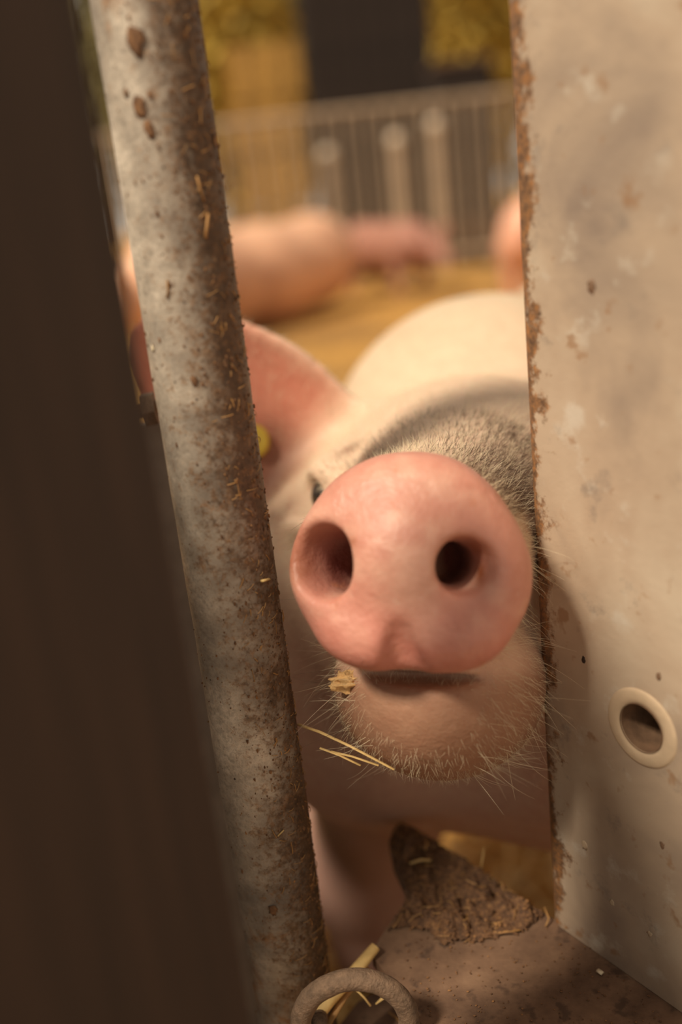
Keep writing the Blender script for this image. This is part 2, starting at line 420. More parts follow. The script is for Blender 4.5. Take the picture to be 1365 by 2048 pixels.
for off in (0, TK):
    pr_ = prof(off); strip(pr_, 0, PH, 1)
    yv = pr_[-1][1]; x0 = pr_[-1][0]
    # face with a round hole: cells around the hole
    hx, hz = HP[0], HP[2]; hs = .03
    for (xa, xb, za, zb) in ((x0, hx - hs, 0, PH), (hx + hs, PWID, 0, PH), (hx - hs, hx + hs, 0, hz - hs), (hx - hs, hx + hs, hz + hs, PH)):
        bm.faces.new([bm.verts.new(c_) for c_ in ((xa, yv, za), (xb, yv, za), (xb, yv, zb), (xa, yv, zb))])
    n_ = 48; ci = []; sq_ = []
    for k in range(n_):
        a_ = 2 * math.pi * k / n_; cx, cz = math.cos(a_), math.sin(a_); m_ = max(abs(cx), abs(cz))
        ci.append(bm.verts.new((hx + hr * cx, yv, hz + hr * cz))); sq_.append(bm.verts.new((hx + hs * cx / m_, yv, hz + hs * cz / m_)))
    for k in range(n_): bm.faces.new((ci[k], ci[(k + 1) % n_], sq_[(k + 1) % n_], sq_[k]))
bmesh.ops.remove_doubles(bm, verts=bm.verts, dist=1e-5)
o = link('sheet', bm_mesh('sheet', bm), M_POST, post)
# grommet: a flat raised washer with an inner sleeve
def lathe(name, prof_, n=48):
    V = []; Fc = []
    m_ = len(prof_)
    for k in range(n):
        a_ = 2 * math.pi * k / n
        for r_, h_ in prof_: V.append((r_ * math.cos(a_), h_, r_ * math.sin(a_)))
    for k in range(n):
        for j in range(m_ - 1):
            Fc.append((k * m_ + j, k * m_ + j + 1, ((k + 1) % n) * m_ + j + 1, ((k + 1) % n) * m_ + j))
    return mesh(name, V, Fc)
g = link('grommet', lathe('grommet', [(.0186, 0), (.0183, sy * .0004), (.0172, sy * .0009), (.0140, sy * .0010), (.0122, sy * .0007), (.0113, sy * .0)]), M_GROM, post, True)
g.location = (HP[0], 0, HP[2])
g2 = link('sleeve', lathe('sleeve', [(.0114, sy * .0008), (.0113, -sy * .006), (.0112, -sy * .045), (.0, -sy * .046)]), M_HOLE, g, True)
for (px, py, r_, mt) in ((1168, 1320, .0012, M_BOARD), (1318, 1352, .0014, M_HOLE), (1325, 1690, .0014, M_HOLE), (1170, 1690, .0020, M_GROM), (1225, 1805, .0015, M_GROM), (1300, 1868, .0015, M_GROM), (1183, 575, .0022, M_HOLE)):   # pits and specks in the zinc
    v = ray(px, py); tt = ((np.array([PE[0], PE[1], 0]) - CAM) @ pnor) / (v @ pnor); q_ = plocal(CAM + v * tt)
    v_, f_ = blob(np.zeros(3), r_, px, (1, .12, 1.4), 2); o = link('zinc_speck', mesh('zinc_speck', v_, f_), mt, post, True); o.location = q_
# ------------------------------------------------------------------ plate at the foot of the post
out = [(789, 1656), (812, 1650), (838, 1660), (900, 1700), (1000, 1768), (1100, 1832), (1240, 1900), (1420, 1960), (1700, 2060), (1750, 2500), (900, 2300), (868, 2100), (842, 2044), (806, 1985), (765, 1938), (744, 1908), (752, 1888), (776, 1850), (800, 1820), (813, 1793), (806, 1765), (786, 1722), (778, 1682)]
pts = [WZ(x, y, ZP)[:2] for x, y in out]
bm = bmesh.new()
top = [bm.verts.new((p[0], p[1], ZP - .0004)) for p in pts]; f0 = bm.faces.new(top)
r_ = bmesh.ops.extrude_face_region(bm, geom=[f0]); vs = [v for v in r_['geom'] if isinstance(v, bmesh.types.BMVert)]
bmesh.ops.translate(bm, verts=vs, vec=(0, 0, -.007))
plate = empty('foot_plate', (0, 0, 0)); tag(plate, 'pointed brown steel plate caked in dried mud at the post foot', 'plate')
o = link('plate', bm_mesh('plate', bm), M_PLATE, plate)
# bracket under the plate down to the floor
bp = WZ(1150, 2020, ZP)
link('support', bevel_box('support', (bp[0] + .03, bp[1] + .0, (ZP - .008) / 2), (.08, .05, ZP - .008), .003), M_PLATE, plate)
# mud crust: height field inside its outline
cr = [(783, 1668), (800, 1652), (836, 1660), (900, 1702), (1000, 1770), (1092, 1832), (1046, 1868), (985, 1880), (945, 1890), (918, 1882), (890, 1896), (860, 1868), (812, 1856), (770, 1866), (800, 1822), (816, 1792), (806, 1760), (790, 1722)]
cp = np.array([WZ(x, y, ZP)[:2] for x, y in cr])
step = .0009
xs = np.arange(cp[:, 0].min(), cp[:, 0].max(), step); ys = np.arange(cp[:, 1].min(), cp[:, 1].max(), step * 1.3)
X, Y = np.meshgrid(xs, ys, indexing='ij'); PT = np.stack([X, Y], -1)
ins = np.zeros(X.shape, bool); dist = np.full(X.shape, 9.)
for k in range(len(cp)):
    a_, b_ = cp[k], cp[(k + 1) % len(cp)]; ab = b_ - a_
    h_ = np.clip(((PT - a_) @ ab) / (ab @ ab), 0, 1); dist = np.minimum(dist, np.linalg.norm(PT - a_ - h_[..., None] * ab, axis=-1))
    cond = ((a_[1] > Y) != (b_[1] > Y)) & (X < (b_[0] - a_[0]) * (Y - a_[1]) / (b_[1] - a_[1] + 1e-12) + a_[0]); ins ^= cond
N3 = np.stack([X, Y, X * 0], -1)
hgt = .0012 + .016 * np.clip(fbm(N3 * 62, 4, 5) - .26, 0, 1) + .006 * (fbm(N3 * 300, 3, 8) - .35)
ck = [np.array([WZ(x, y, ZP)[:2] for x, y in pl_]) for pl_ in ([(922, 1806), (932, 1835), (946, 1862), (944, 1884)], [(880, 1778), (884, 1800), (868, 1816), (850, 1828)], [(985, 1790), (992, 1806), (980, 1812)], [(925, 1808), (965, 1822), (1000, 1828)])]
cd_ = np.full(X.shape, 9.)
for pl_ in ck:
    for a_, b_ in zip(pl_[:-1], pl_[1:]):
        ab = b_ - a_; h_ = np.clip(((PT - a_) @ ab) / (ab @ ab), 0, 1); cd_ = np.minimum(cd_, np.linalg.norm(PT - a_ - h_[..., None] * ab, axis=-1))
hgt = hgt - .010 * np.clip(1 - (cd_ + .0012 * fbm(N3 * 200, 2, 3)) / .0028, 0, 1)
crack = np.abs(fbm(N3 * 42, 3, 21) - .46); hgt = hgt - .006 * np.clip(1 - crack / .022, 0, 1)
hgt = np.clip(hgt, .0004, None) * np.clip(dist / .006, 0, 1) ** .6
idx = -np.ones(X.shape, int); idx[ins] = np.arange(ins.sum())
Vm = np.stack([X, Y, ZP + hgt], -1)[ins]
c4 = np.stack([idx[:-1, :-1], idx[1:, :-1], idx[1:, 1:], idx[:-1, 1:]], -1).reshape(-1, 4); c4 = c4[(c4 >= 0).all(1)]
o = link('mud_crust', mesh('mud_crust', Vm, c4), M_MUD, plate, True); o['label'] = 'cracked dried mud crust'
tb = []
for k in range(900):
    j = random.randrange(len(Vm)); s_ = random.uniform(.0003, .0009)
    tb.append(blob(Vm[j] + np.array([0, 0, s_ * .3]), s_, k, (1.4, 1, .8)))
for k in range(300):
    p = WZ(random.uniform(800, 1330), random.uniform(1850, 2060), ZP); s_ = random.uniform(.0002, .0006)
    tb.append(blob(p + np.array([0, 0, s_ * .3]), s_, k, (1.4, 1, .8)))
tb2 = []
for k in range(70):
    j = random.randrange(len(Vm)); a_ = random.uniform(0, 6.3); L_ = random.uniform(.002, .009)
    d_ = np.array([math.cos(a_), math.sin(a_), random.uniform(-.15, .45)]) * L_ / 2; p = Vm[j] + np.array([0, 0, .0006 + abs(d_[2]) * .6])
    bend = np.array([random.uniform(-1, 1), random.uniform(-1, 1), random.uniform(0, .6)]) * L_ * .12
    tb2.append(tube_data([p - d_, p + bend, p + d_], random.uniform(.00012, .00034), 4, False))
o = link('mud_crumbs', tubes_mesh('mud_crumbs', tb), M_CLUMP, plate); o['kind'] = 'stuff'
o = link('chaff', tubes_mesh('chaff', tb2), M_STRAWD, plate); o['kind'] = 'stuff'
def on_plate(x, y, h=.002): return WZ(x, y, ZP) + np.array([0, 0, h])
stalk('straw_stalk', [on_plate(822, 1744, .006), on_plate(845, 1740, .007), on_plate(864, 1738, .006)], .0009, 'short yellow straw lying across the mud near the plate tip')
stalk('straw_stalk', [on_plate(965, 1868, .002), on_plate(1000, 1871, .002), on_plate(1042, 1866, .002)], .0007, 'thin straw at the lower edge of the dried mud', M_STRAWD)
stalk('straw_stalk', [on_plate(850, 1700, .007), on_plate(857, 1708, .008), on_plate(853, 1720, .007)], .0007, 'little curled straw on the dark tip of the plate', M_STRAWD)
stalk('straw_stalk', [on_plate(1196, 1944, .0012), on_plate(1206, 1951, .0012)], .0013, 'pale husk lying alone on the bare plate', M_HAIR)
stalk('straw_stalk', [on_plate(1283, 1938, .0016), on_plate(1298, 1945, .0018), on_plate(1312, 1950, .0012)], .0016, 'pale yellow straw bit where post meets plate', M_STRAW)
stalk('straw_stalk', [on_plate(1090, 1826, .004), on_plate(1099, 1846, .003), on_plate(1092, 1856, .001)], .0005, 'curled straw wisp at the foot corner of the post', M_STRAWD)
stalk('straw_stalk', [on_plate(963, 1745, .003), on_plate(967, 1737, .007), on_plate(972, 1730, .012)], .0003, 'fine straw hair standing up on the far edge of the mud', M_STRAW)

# ------------------------------------------------------------------ ring, pin, lower ledge and straw in front
RC = W(711, 2046, .463)
ring = empty('iron_ring', RC.tolist()); tag(ring, 'weathered round iron ring at the bottom of the picture', 'ring')
un = nrm(R); vn = nrm(-D * .95 - F * .3)
nr = 72; tube_p = [un * .0252 * math.cos(2 * math.pi * k / nr) + vn * .0248 * math.sin(2 * math.pi * k / nr) for k in range(nr)]
V = []; Fc = []; sd = 20; ax = np.cross(un, vn)
for k in range(nr):
    rdir = nrm(tube_p[k])
    for j in range(sd):
        a_ = 2 * math.pi * j / sd; d_ = math.cos(a_) * rdir + math.sin(a_) * ax
        q_ = tube_p[k] + d_ * .0051; V.append((q_ + d_ * (float(fbm(q_ * 260, 3, 4)) - .5) * .0012).tolist())
for k in range(nr):
    for j in range(sd):
        Fc.append((k * sd + j, k * sd + (j + 1) % sd, ((k + 1) % nr) * sd + (j + 1) % sd, ((k + 1) % nr) * sd + j))
link('ring', mesh('ring', V, Fc), M_RING, ring, True)
pe = W(637, 2052, .468) - RC
link('pin', tubes_mesh('pin', [tube_data([pe, pe * .99 + F * .004 , pe + F * .05 - D * -.02], [.0035, .0042, .0042], 16)]), M_RING, ring, True)
# lower ledge that carries the ring, below the plate
LZ = ZP - .05
lo_ = [(690, 2200), (680, 2050), (715, 2005), (770, 1975), (840, 1940), (900, 1960), (960, 2100), (960, 2300)]
bm = bmesh.new(); f0 = bm.faces.new([bm.verts.new((*WZ(x, y, LZ)[:2], LZ)) for x, y in lo_])
r_ = bmesh.ops.extrude_face_region(bm, geom=[f0]); bmesh.ops.translate(bm, verts=[v for v in r_['geom'] if isinstance(v, bmesh.types.BMVert)], vec=(0, 0, -.012))
led = empty('ledge_bracket', (0, 0, 0)); tag(led, 'low muddy bracket seen through the iron ring', 'bracket')
link('ledge', bm_mesh('ledge', bm), M_PLATE, led)
lp = WZ(800, 2090, LZ); link('foot', bevel_box('foot', (lp[0], lp[1], (LZ - .012) / 2), (.03, .02, LZ - .012), .002), M_PLATE, led)
def on_led(x, y, h=.002): return WZ(x, y, LZ) + np.array([0, 0, h])
stalk('straw_stalk', [W(612, 2060, .488), W(660, 1996, .500), W(705, 1950, .507), W(752, 1893, .515)], [.0036, .0040, .0036, .0028], 'broad bright straw stem leaning behind the iron ring', M_STRAW, .85, sides=10)
stalk('straw_stalk', [W(652, 2055, .492), W(692, 1990, .505), W(738, 1935, .512)], [.0018, .002, .0016], 'narrow dull straw stem beside the broad bright one', M_STRAWD, .5)
stalk('straw_stalk', [W(709, 1976, .506), W(728, 1994, .505), W(742, 2012, .504)], .0006, 'thin crossing straw inside the ring', M_STRAW)
stalk('straw_stalk', [W(752, 2008, .504), W(770, 1993, .504), W(784, 1984, .504)], [.0005, .0012, .0005], 'pointed pale husk inside the ring near its right side', M_STRAW)
stalk('straw_stalk', [on_led(778, 2026, .001), on_led(803, 2046, .001)], .0008, 'small straw lying on the bracket inside the ring', M_STRAWD)

# ------------------------------------------------------------------ pigs: signed distance fields turned into one surface each
def smin(a, b, k):
    h = np.maximum(k - np.abs(a - b), 0) / k; return np.minimum(a, b) - h * h * k * .25
def smax(a, b, k): return -smin(-a, -b, k)
def cone(P, a, b, r1, r2):
    a = np.asarray(a, np.float32); b = np.asarray(b, np.float32); ba = b - a
    h = np.clip(((P - a) @ ba) / (ba @ ba), 0, 1); return np.linalg.norm(P - a - h[..., None] * ba, axis=-1) - (r1 + (r2 - r1) * h)
def ell(P, c, r):
    q = (P - np.asarray(c, np.float32)); r = np.asarray(r, np.float32)
    k0 = np.linalg.norm(q / r, axis=-1); k1 = np.linalg.norm(q / r ** 2, axis=-1) + 1e-9; return k0 * (k0 - 1) / k1
def ear_sdf(P, base, tip, wdir, ndir, half, cup, th=.0035):
    L_ = np.linalg.norm(np.asarray(tip) - np.asarray(base)); l = nrm(np.asarray(tip) - np.asarray(base)); wv = nrm(np.asarray(wdir) - l * (np.asarray(wdir) @ l)); nv = np.cross(l, wv)
    if nv @ np.asarray(ndir) < 0: nv = -nv
    q = P - np.asarray(base, np.float32); a = q @ l.astype(np.float32); b = q @ wv.astype(np.float32); c = q @ nv.astype(np.float32)
    s = np.clip(a / L_, 0, 1); hw = half * np.sqrt(np.clip(np.sin(np.pi * np.clip(.22 + .78 * s, 0, 1)), 0, 1)) * (1 - .12 * s)
    c0 = cup * (b / half) ** 2 * half - .10 * half * np.sin(np.pi * s)
    d2 = smax(np.abs(b) - hw, np.maximum(a - L_, -a - .01), .01)
    return smax((np.abs(c - c0) - (th + .005 * (1 - s))) * .8, d2, .006)

def surface(sdf, axes, frame=None):
    """surface nets on a rectilinear grid; frame maps grid coords to world"""
    axes = [np.asarray(a, np.float32) for a in axes]
    B = 4
    ax2 = []
    for a in axes:
        n = len(a); pad = (-(n - 1)) % B
        if pad: a = np.concatenate([a, a[-1] + (a[-1] - a[-2]) * np.arange(1, pad + 1, dtype=np.float32)])
        ax2.append(a)
    ax = ax2; S = tuple(len(a) for a in ax)
    def pos(i, j, k):
        g = np.stack([ax[0][i], ax[1][j], ax[2][k]], -1)
        return g if frame is None else (frame[0] + g @ frame[1]).astype(np.float32)
    ci = [np.arange(0, n, B) for n in S]
    I, J, K = np.meshgrid(*ci, indexing='ij'); Dc = sdf(pos(I, J, K))
    diag = np.sqrt(sum(np.meshgrid(*[(np.diff(a[c_])) ** 2 for a, c_ in zip(ax, ci)], indexing='ij')))
    mn = np.full(diag.shape, 1e9, np.float32)
    for a_ in (0, 1):
        for b_ in (0, 1):
            for c_ in (0, 1):
                mn = np.minimum(mn, np.abs(Dc[a_:a_ + diag.shape[0], b_:b_ + diag.shape[1], c_:c_ + diag.shape[2]]))
    act = mn < diag * 1.15
    Vv = np.repeat(np.repeat(np.repeat(Dc, B, 0), B, 1), B, 2)[B // 2:B // 2 + S[0], B // 2:B // 2 + S[1], B // 2:B // 2 + S[2]].copy()
    if Vv.shape != S: Vv = np.pad(Vv, [(0, s_ - v_) for s_, v_ in zip(S, Vv.shape)], mode='edge')
    pm = np.zeros(S, bool); bi = np.argwhere(act)
    for a_ in range(B + 1):
        for b_ in range(B + 1):
            for c_ in range(B + 1):
                pm[bi[:, 0] * B + a_, bi[:, 1] * B + b_, bi[:, 2] * B + c_] = True
    ii = np.argwhere(pm); vals = np.empty(len(ii), np.float32)
    for s_ in range(0, len(ii), 400000):
        e_ = ii[s_:s_ + 400000]; vals[s_:s_ + 400000] = sdf(pos(e_[:, 0], e_[:, 1], e_[:, 2]))
    Vv[pm] = vals
    ins = Vv < 0; cnt = np.zeros(tuple(s_ - 1 for s_ in S), np.int8)
    for a_ in (0, 1):
        for b_ in (0, 1):
            for c_ in (0, 1): cnt += ins[a_:S[0] - 1 + a_, b_:S[1] - 1 + b_, c_:S[2] - 1 + c_]
    mix = (cnt > 0) & (cnt < 8); cells = np.argwhere(mix); idx = -np.ones(cnt.shape, np.int64); idx[mix] = np.arange(len(cells))
    acc = np.zeros((len(cells), 3)); num = np.zeros(len(cells))
    cor = [(a_, b_, c_) for a_ in (0, 1) for b_ in (0, 1) for c_ in (0, 1)]
    for p_ in cor:
        for q_ in cor:
            if sum(abs(x_ - y_) for x_, y_ in zip(p_, q_)) == 1 and p_ < q_:
                A = [cells[:, d_] + p_[d_] for d_ in range(3)]; Bq = [cells[:, d_] + q_[d_] for d_ in range(3)]
                va = Vv[A[0], A[1], A[2]]; vb = Vv[Bq[0], Bq[1], Bq[2]]; m_ = (va < 0) != (vb < 0)
                t_ = np.where(m_, va / (va - vb + 1e-12), 0)
                for d_ in range(3): acc[:, d_] += np.where(m_, ax[d_][A[d_]] * (1 - t_) + ax[d_][Bq[d_]] * t_, 0)
                num += m_
    g = acc / num[:, None]
    Vt = g if frame is None else frame[0] + g @ frame[1]
    faces = []
    for d_ in range(3):
        e1, e2 = [(1, 2), (2, 0), (0, 1)][d_]
        sl0 = [slice(None)] * 3; sl1 = [slice(None)] * 3; sl0[d_] = slice(0, S[d_] - 1); sl1[d_] = slice(1, S[d_])
        ch = np.argwhere(ins[tuple(sl0)] != ins[tuple(sl1)]); ok = (ch[:, e1] > 0) & (ch[:, e2] > 0) & (ch[:, e1] < S[e1] - 1) & (ch[:, e2] < S[e2] - 1); ch = ch[ok]
        def ci_(o1, o2):
            c_ = ch.copy(); c_[:, e1] += o1; c_[:, e2] += o2; return idx[c_[:, 0], c_[:, 1], c_[:, 2]]
        qd = np.stack([ci_(-1, -1), ci_(0, -1), ci_(0, 0), ci_(-1, 0)], -1)
        fl_ = ~ins[ch[:, 0], ch[:, 1], ch[:, 2]]; qd[fl_] = qd[fl_][:, ::-1]; faces.append(qd)
    faces = np.concatenate(faces)
    if frame is not None and np.linalg.det(frame[1]) < 0: faces = faces[:, ::-1]
    def grad(P):
        e_ = .0008; return np.stack([sdf((P + d_).astype(np.float32)) - sdf((P - d_).astype(np.float32)) for d_ in np.eye(3) * e_], -1) / (2 * e_)
    for _ in range(2):
        gr = grad(Vt); d_ = sdf(Vt.astype(np.float32)); Vt = Vt - gr * np.clip(d_ / ((gr ** 2).sum(-1) + 1e-6), -.004, .004)[:, None]
    gr = grad(Vt); return Vt, faces, gr / (np.linalg.norm(gr, axis=1)[:, None] + 1e-9)

def grid(parts):
    out_ = [np.array([parts[0][0]])]
    for a_, b_, s_ in parts: n = max(1, round((b_ - a_) / s_)); out_.append(np.linspace(a_, b_, n + 1)[1:])
    return np.concatenate(out_)
def add_attr(me, name, arr, kind):
    at = me.attributes.new(name, kind, 'POINT')
    if kind == 'FLOAT_COLOR': at.data.foreach_set('color', arr.astype(np.float32).ravel())
    else: at.data.foreach_set('value', arr.astype(np.float32))

# --- the pig at the gap: head frame (x right, b back, u up) at the snout disc
CD = W(803, 1124, .41)
eb = nrm(F + .27 * R); er = nrm(R - eb * (R @ eb)); eu = -nrm(D - eb * (D @ eb) - er * (D @ er))
FR = np.array([er, eb, eu])
def H2W(p): return CD + np.asarray(p, float) @ FR
def W2H(P): return (P - CD.astype(np.float32)) @ FR.T.astype(np.float32)
S = .41 / FPX * 1.03
outl = [(820, 915), (905, 926), (960, 962), (1012, 1022), (1050, 1090), (1066, 1165), (1058, 1225), (1030, 1278), (985, 1320), (920, 1340), (855, 1338), (822, 1330), (780, 1345), (720, 1343), (640, 1300), (592, 1232), (571, 1170), (575, 1125), (592, 1075), (622, 1025), (662, 975), (722, 935), (770, 918)]
oa = np.array([(math.atan2((1130 - y) * S, (x - 820) * S), math.hypot((x - 820) * S, (1130 - y) * S)) for x, y in outl]); oa = oa[np.argsort(oa[:, 0])]
OA = np.concatenate([oa[:, 0] - 2 * np.pi, oa[:, 0], oa[:, 0] + 2 * np.pi]); OR = np.tile(oa[:, 1], 3)
ta = np.linspace(-np.pi, np.pi, 361); tr = np.interp(ta, OA, OR); tr = np.convolve(np.concatenate([tr[-9:-1], tr, tr[1:9]]), np.ones(17) / 17, 'valid')
SHO = np.array([.185, .95, .385]); RUM = np.array([.46, 1.80, .40])
EYE = W2H(W(641, 992, .572))
EARB = W2H(W(628, 905, .675)); EART = W2H(W(258, 655, .635))
EARC = None
def mir(p): return np.array([-p[0], p[1], p[2]])
def pig_sdf(Pw):
    H = W2H(Pw); x, b, u = H[..., 0], H[..., 1], H[..., 2]
    # skull, jowls, snout tube
    d = cone(H, (0, .002, .0) if False else (0, .03, .002), (0, .15, .004), .0435, .062)
    d = smin(d, ell(H, (0, .245, .012), (.099, .135, .088)), .05)
    d = smin(d, ell(H, (-.047, .235, -.045), (.062, .11, .072)), .04)
    d = smin(d, ell(H, (.047, .235, -.045), (.062, .11, .072)), .04)
    for sx in (-1, 1): d = smin(d, ell(H, (sx * -(EYE[0] + .008), EYE[1] + .016, EYE[2] + .013), (.018, .030, .011)), .02)
    for sx in (-1, 1): d = smin(d, ell(H, (sx * -(EYE[0] + .000), EYE[1] + .012, EYE[2] - .017), (.022, .030, .012)), .012)
    for sx in (-1, 1): d = smax(d, -ell(H, (sx * -(EYE[0] - .010), EYE[1] - .006, EYE[2]), (.015, .017, .0105)), .006)
    # lower jaw and chin
    jaw = smin(ell(H, (.003, .073, -.062), (.047, .050, .041)), cone(H, (0, .10, -.062), (0, .22, -.065), .045, .06), .03)
    for sx in (-1, 1):
        d = smin(d, ell(H, (sx * .100, .235, -.030), (.046, .085, .075)), .03)
        d = smin(d, ell(H, (sx * .078, .26, -.10), (.060, .09, .075)), .06)
        if EARC is not None: d = smax(d, -ell(H, mir(EARC) if sx == 1 else EARC, (.017, .024, .030)), .015)
    d = smin(d, jaw, .010)
    d = smax(d, -ell(H, (.0, .022, -.0525), (.044, .018, .0035)), .004)
    # snout disc
    rho = np.sqrt(x * x + u * u) + 1e-9; rt = np.interp(np.arctan2(u, x), ta, tr); d2 = (rho - rt) * .93
    bb = b + .004 * (1 - (rho / .05) ** 2)
    rr_ = .0135; d2 = d2 + .0016 * np.clip(-u / .04, 0, 1); w0 = d2 + rr_; w1 = np.abs(bb - .0165) - .0165 + rr_
    disc = np.sqrt(np.maximum(w0, 0) ** 2 + np.maximum(w1, 0) ** 2) + np.minimum(np.maximum(w0, w1), 0) - rr_
    near = disc < .08
    disc = smin(disc, ell(H, (-.012, .006, -.030), (.022, .012, .014)), .012)
    disc = smin(disc, ell(H, (.017, .006, -.030), (.022, .012, .014)), .012)
    disc = smax(disc, -cone(H, (.0005, -.007, -.028), (.0015, -.001, -.057), .0048, .0108), .006)
    d = smin(d, disc, .006)
    for a_, b_, r1, r2 in (((-.0345, -.006, .000), (-.0090, .050, -.004), .0130, .0125), ((-.050, -.010, .001), (-.034, .002, .000), .0115, .0135), ((.0260, -.006, -.0010), (.0020, .050, .000), .0086, .0098), ((.036, -.012, -.002), (.026, .000, -.001), .0075, .0095)):
        d = smax(d, -cone(H, a_, b_, r1, r2), .007)
    # ears
    for sx in (-1, 1):
        m = (lambda p: np.asarray(p, float)) if sx == -1 else mir
        d = smin(d, ear_sdf(H, m(EARB), m(EART), m((-.55, -.05, -.84)), m((-.25, -1, .1)), .054, .30), .022)
    # neck, trunk, legs
    n0 = H2W((0, .27, -.005)).astype(np.float32)
    body = cone(Pw, n0, SHO + np.array([-.01, -.06, .04]), .095, .185)
    body = smin(body, ell(Pw, W(985, 925, .90), (.150, .16, .150)), .08)
    ax_ = nrm(RUM - SHO); lat = nrm(np.cross(ax_, [0, 0, 1])); upv = np.cross(lat, ax_)
    Q = np.stack([(Pw - SHO.astype(np.float32)) @ lat.astype(np.float32), (Pw - SHO.astype(np.float32)) @ ax_.astype(np.float32), (Pw - SHO.astype(np.float32)) @ upv.astype(np.float32)], -1)
    tr_ = ell(Q, (0, .12, 0), (.205, .36, .232)); tr_ = smin(tr_, ell(Q, (0, .45, -.015), (.225, .45, .240)), .10)
    tr_ = smin(tr_, ell(Q, (0, .85, .0), (.205, .26, .225)), .10)
    body = smin(body, tr_, .10)
    for sx, y0 in ((-1, -.03), (1, .02)):
        A = (sx * .135, y0, -.08); Bk = (sx * .165, y0 - .13, -.215); C_ = (sx * .165, y0 - .125, -.40)
        body = smin(body, cone(Pw, H2W((sx * .05, .27, -.085)), SHO + lat * A[0] + ax_ * A[1] + upv * A[2], .075, .09), .08)
        body = smin(body, cone(Pw, H2W((sx * .06, .29, -.125)), SHO + lat * Bk[0] + ax_ * Bk[1] + upv * Bk[2], .062, .046), .07)
        lg = smin(cone(Q, A, Bk, .10, .054), cone(Q, Bk, C_, .052, .036), .04); lg = smin(lg, ell(Q, (sx * .165, y0 - .145, -.432), (.036, .05, .024)), .02)
        body = smin(body, lg, .06)
        A = (sx * .12, .88, -.06); Bk = (sx * .14, .92, -.24); C_ = (sx * .14, .99, -.30); E_ = (sx * .14, .95, -.42)
        lg = smin(cone(Q, A, Bk, .12, .07), cone(Q, Bk, C_, .06, .045), .04); lg = smin(lg, cone(Q, C_, E_, .043, .036), .02)
        body = smin(body, lg, .06)
    body = smin(body, cone(Q, (0, 1.08, .09), (.03, 1.20, -.05), .02, .01), .03)
    return smin(d, body, .06)
def march(px, py, t=.36):
    v = ray(px, py)
    for _ in range(160):
        d_ = float(pig_sdf((CAM + v * t)[None].astype(np.float32))[0])
        if d_ < .0004 or t > 1.6: break
        t += d_ * .7
    return CAM + v * t
TAGP = march(507, 884); CRUMBP = march(697, 1362)
EARC = W2H(march(540, 960)) + np.array([-.004, .010, 0])
gxs = grid([(-.36, -.24, .012), (-.24, -.08, .0045), (-.08, .08, .0022), (.08, .24, .0045), (.24, .48, .014)])
gbs = grid([(-.02, .10, .0022), (.10, .36, .0045), (.36, .9, .010), (.9, 1.95, .02)])
gus = grid([(-.46, -.12, .010), (-.12, .08, .0022), (.08, .2, .0045), (.2, 1.05, .014)])
Vp, Fp, Np = surface(pig_sdf, (gxs, gbs, gus), (CD, FR))
Hp = (Vp - CD) @ FR.T; x, b, u = Hp.T
c = lambda *a: np.array(lin(*a)[:3])
def blend(col, m, cc): return col * (1 - m[:, None]) + cc * m[:, None]
ss = lambda e0, e1, v: (lambda t_: t_ * t_ * (3 - 2 * t_))(np.clip((v - e0) / (e1 - e0), 0, 1))
col = np.tile(c(220, 190, 164), (len(Vp), 1))
col = blend(col, ss(.30, .45, b), c(206, 184, 156))
nz_ = fbm(Vp * 14, 3, 2)
col = blend(col, ss(.45, .62, nz_) * .35, c(198, 164, 134))
col = blend(col, ss(.44, .6, fbm(Vp * np.array([5, 6, 12]), 3, 66)) * ss(.25, .45, b) * .75, c(146, 120, 92))
# bridge of the snout: mud, with its right-hand shade put into the colour
br_ = ss(.030, .05, b) * (1 - ss(.10, .24, b + .25 * (fbm(Vp * 30, 3, 6) - .5))) * ss(-.01, .035, u - .25 * np.abs(x) * 0)
col = blend(col, br_ * .8 * ss(.0, .05, x), c(150, 128, 106))
# pink bare skin: underside, chin, legs
low = ss(-.02, -.10, u) if False else ss(.0, .08, -u)
col = blend(col, low * .7, c(206, 160, 140))
legm = ss(.50, .30, Vp[:, 2]) if False else ss(.0, .2, .52 - Vp[:, 2]); col = blend(col, legm * .9, c(166, 130, 118))
# ears pink inside
for sx in (-1, 1):
    B_ = EARB if sx == -1 else mir(EARB); T_ = EART if sx == -1 else mir(EART)
    l_ = nrm(T_ - B_); a_ = (Hp - B_) @ l_; rad = np.linalg.norm(Hp - B_ - np.outer(a_, l_), axis=1)
    nf = -(Np @ FR.T)[:, 1]
    m_ = ss(-.005, .03, a_) * (rad < .085) * (b < .36) * ss(.0, .5, nf)
    col = blend(col, m_ * .9 * ss(.075, .03, rad) if False else m_ * .9 * (1 - ss(.035, .062, rad)), c(206, 128, 106))
# shade and dirt of the ear hollow painted in brown, streaks above the disc
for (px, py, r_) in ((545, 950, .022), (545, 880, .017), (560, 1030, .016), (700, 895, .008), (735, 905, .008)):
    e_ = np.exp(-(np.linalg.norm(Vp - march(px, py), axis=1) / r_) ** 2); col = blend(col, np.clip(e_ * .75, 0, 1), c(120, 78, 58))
# chin browner
chm = ss(-.045, -.06, u) if False else ss(.045, .06, -u) * (1 - ss(.08, .14, b)); col = blend(col, chm * .85, c(154, 112, 86))
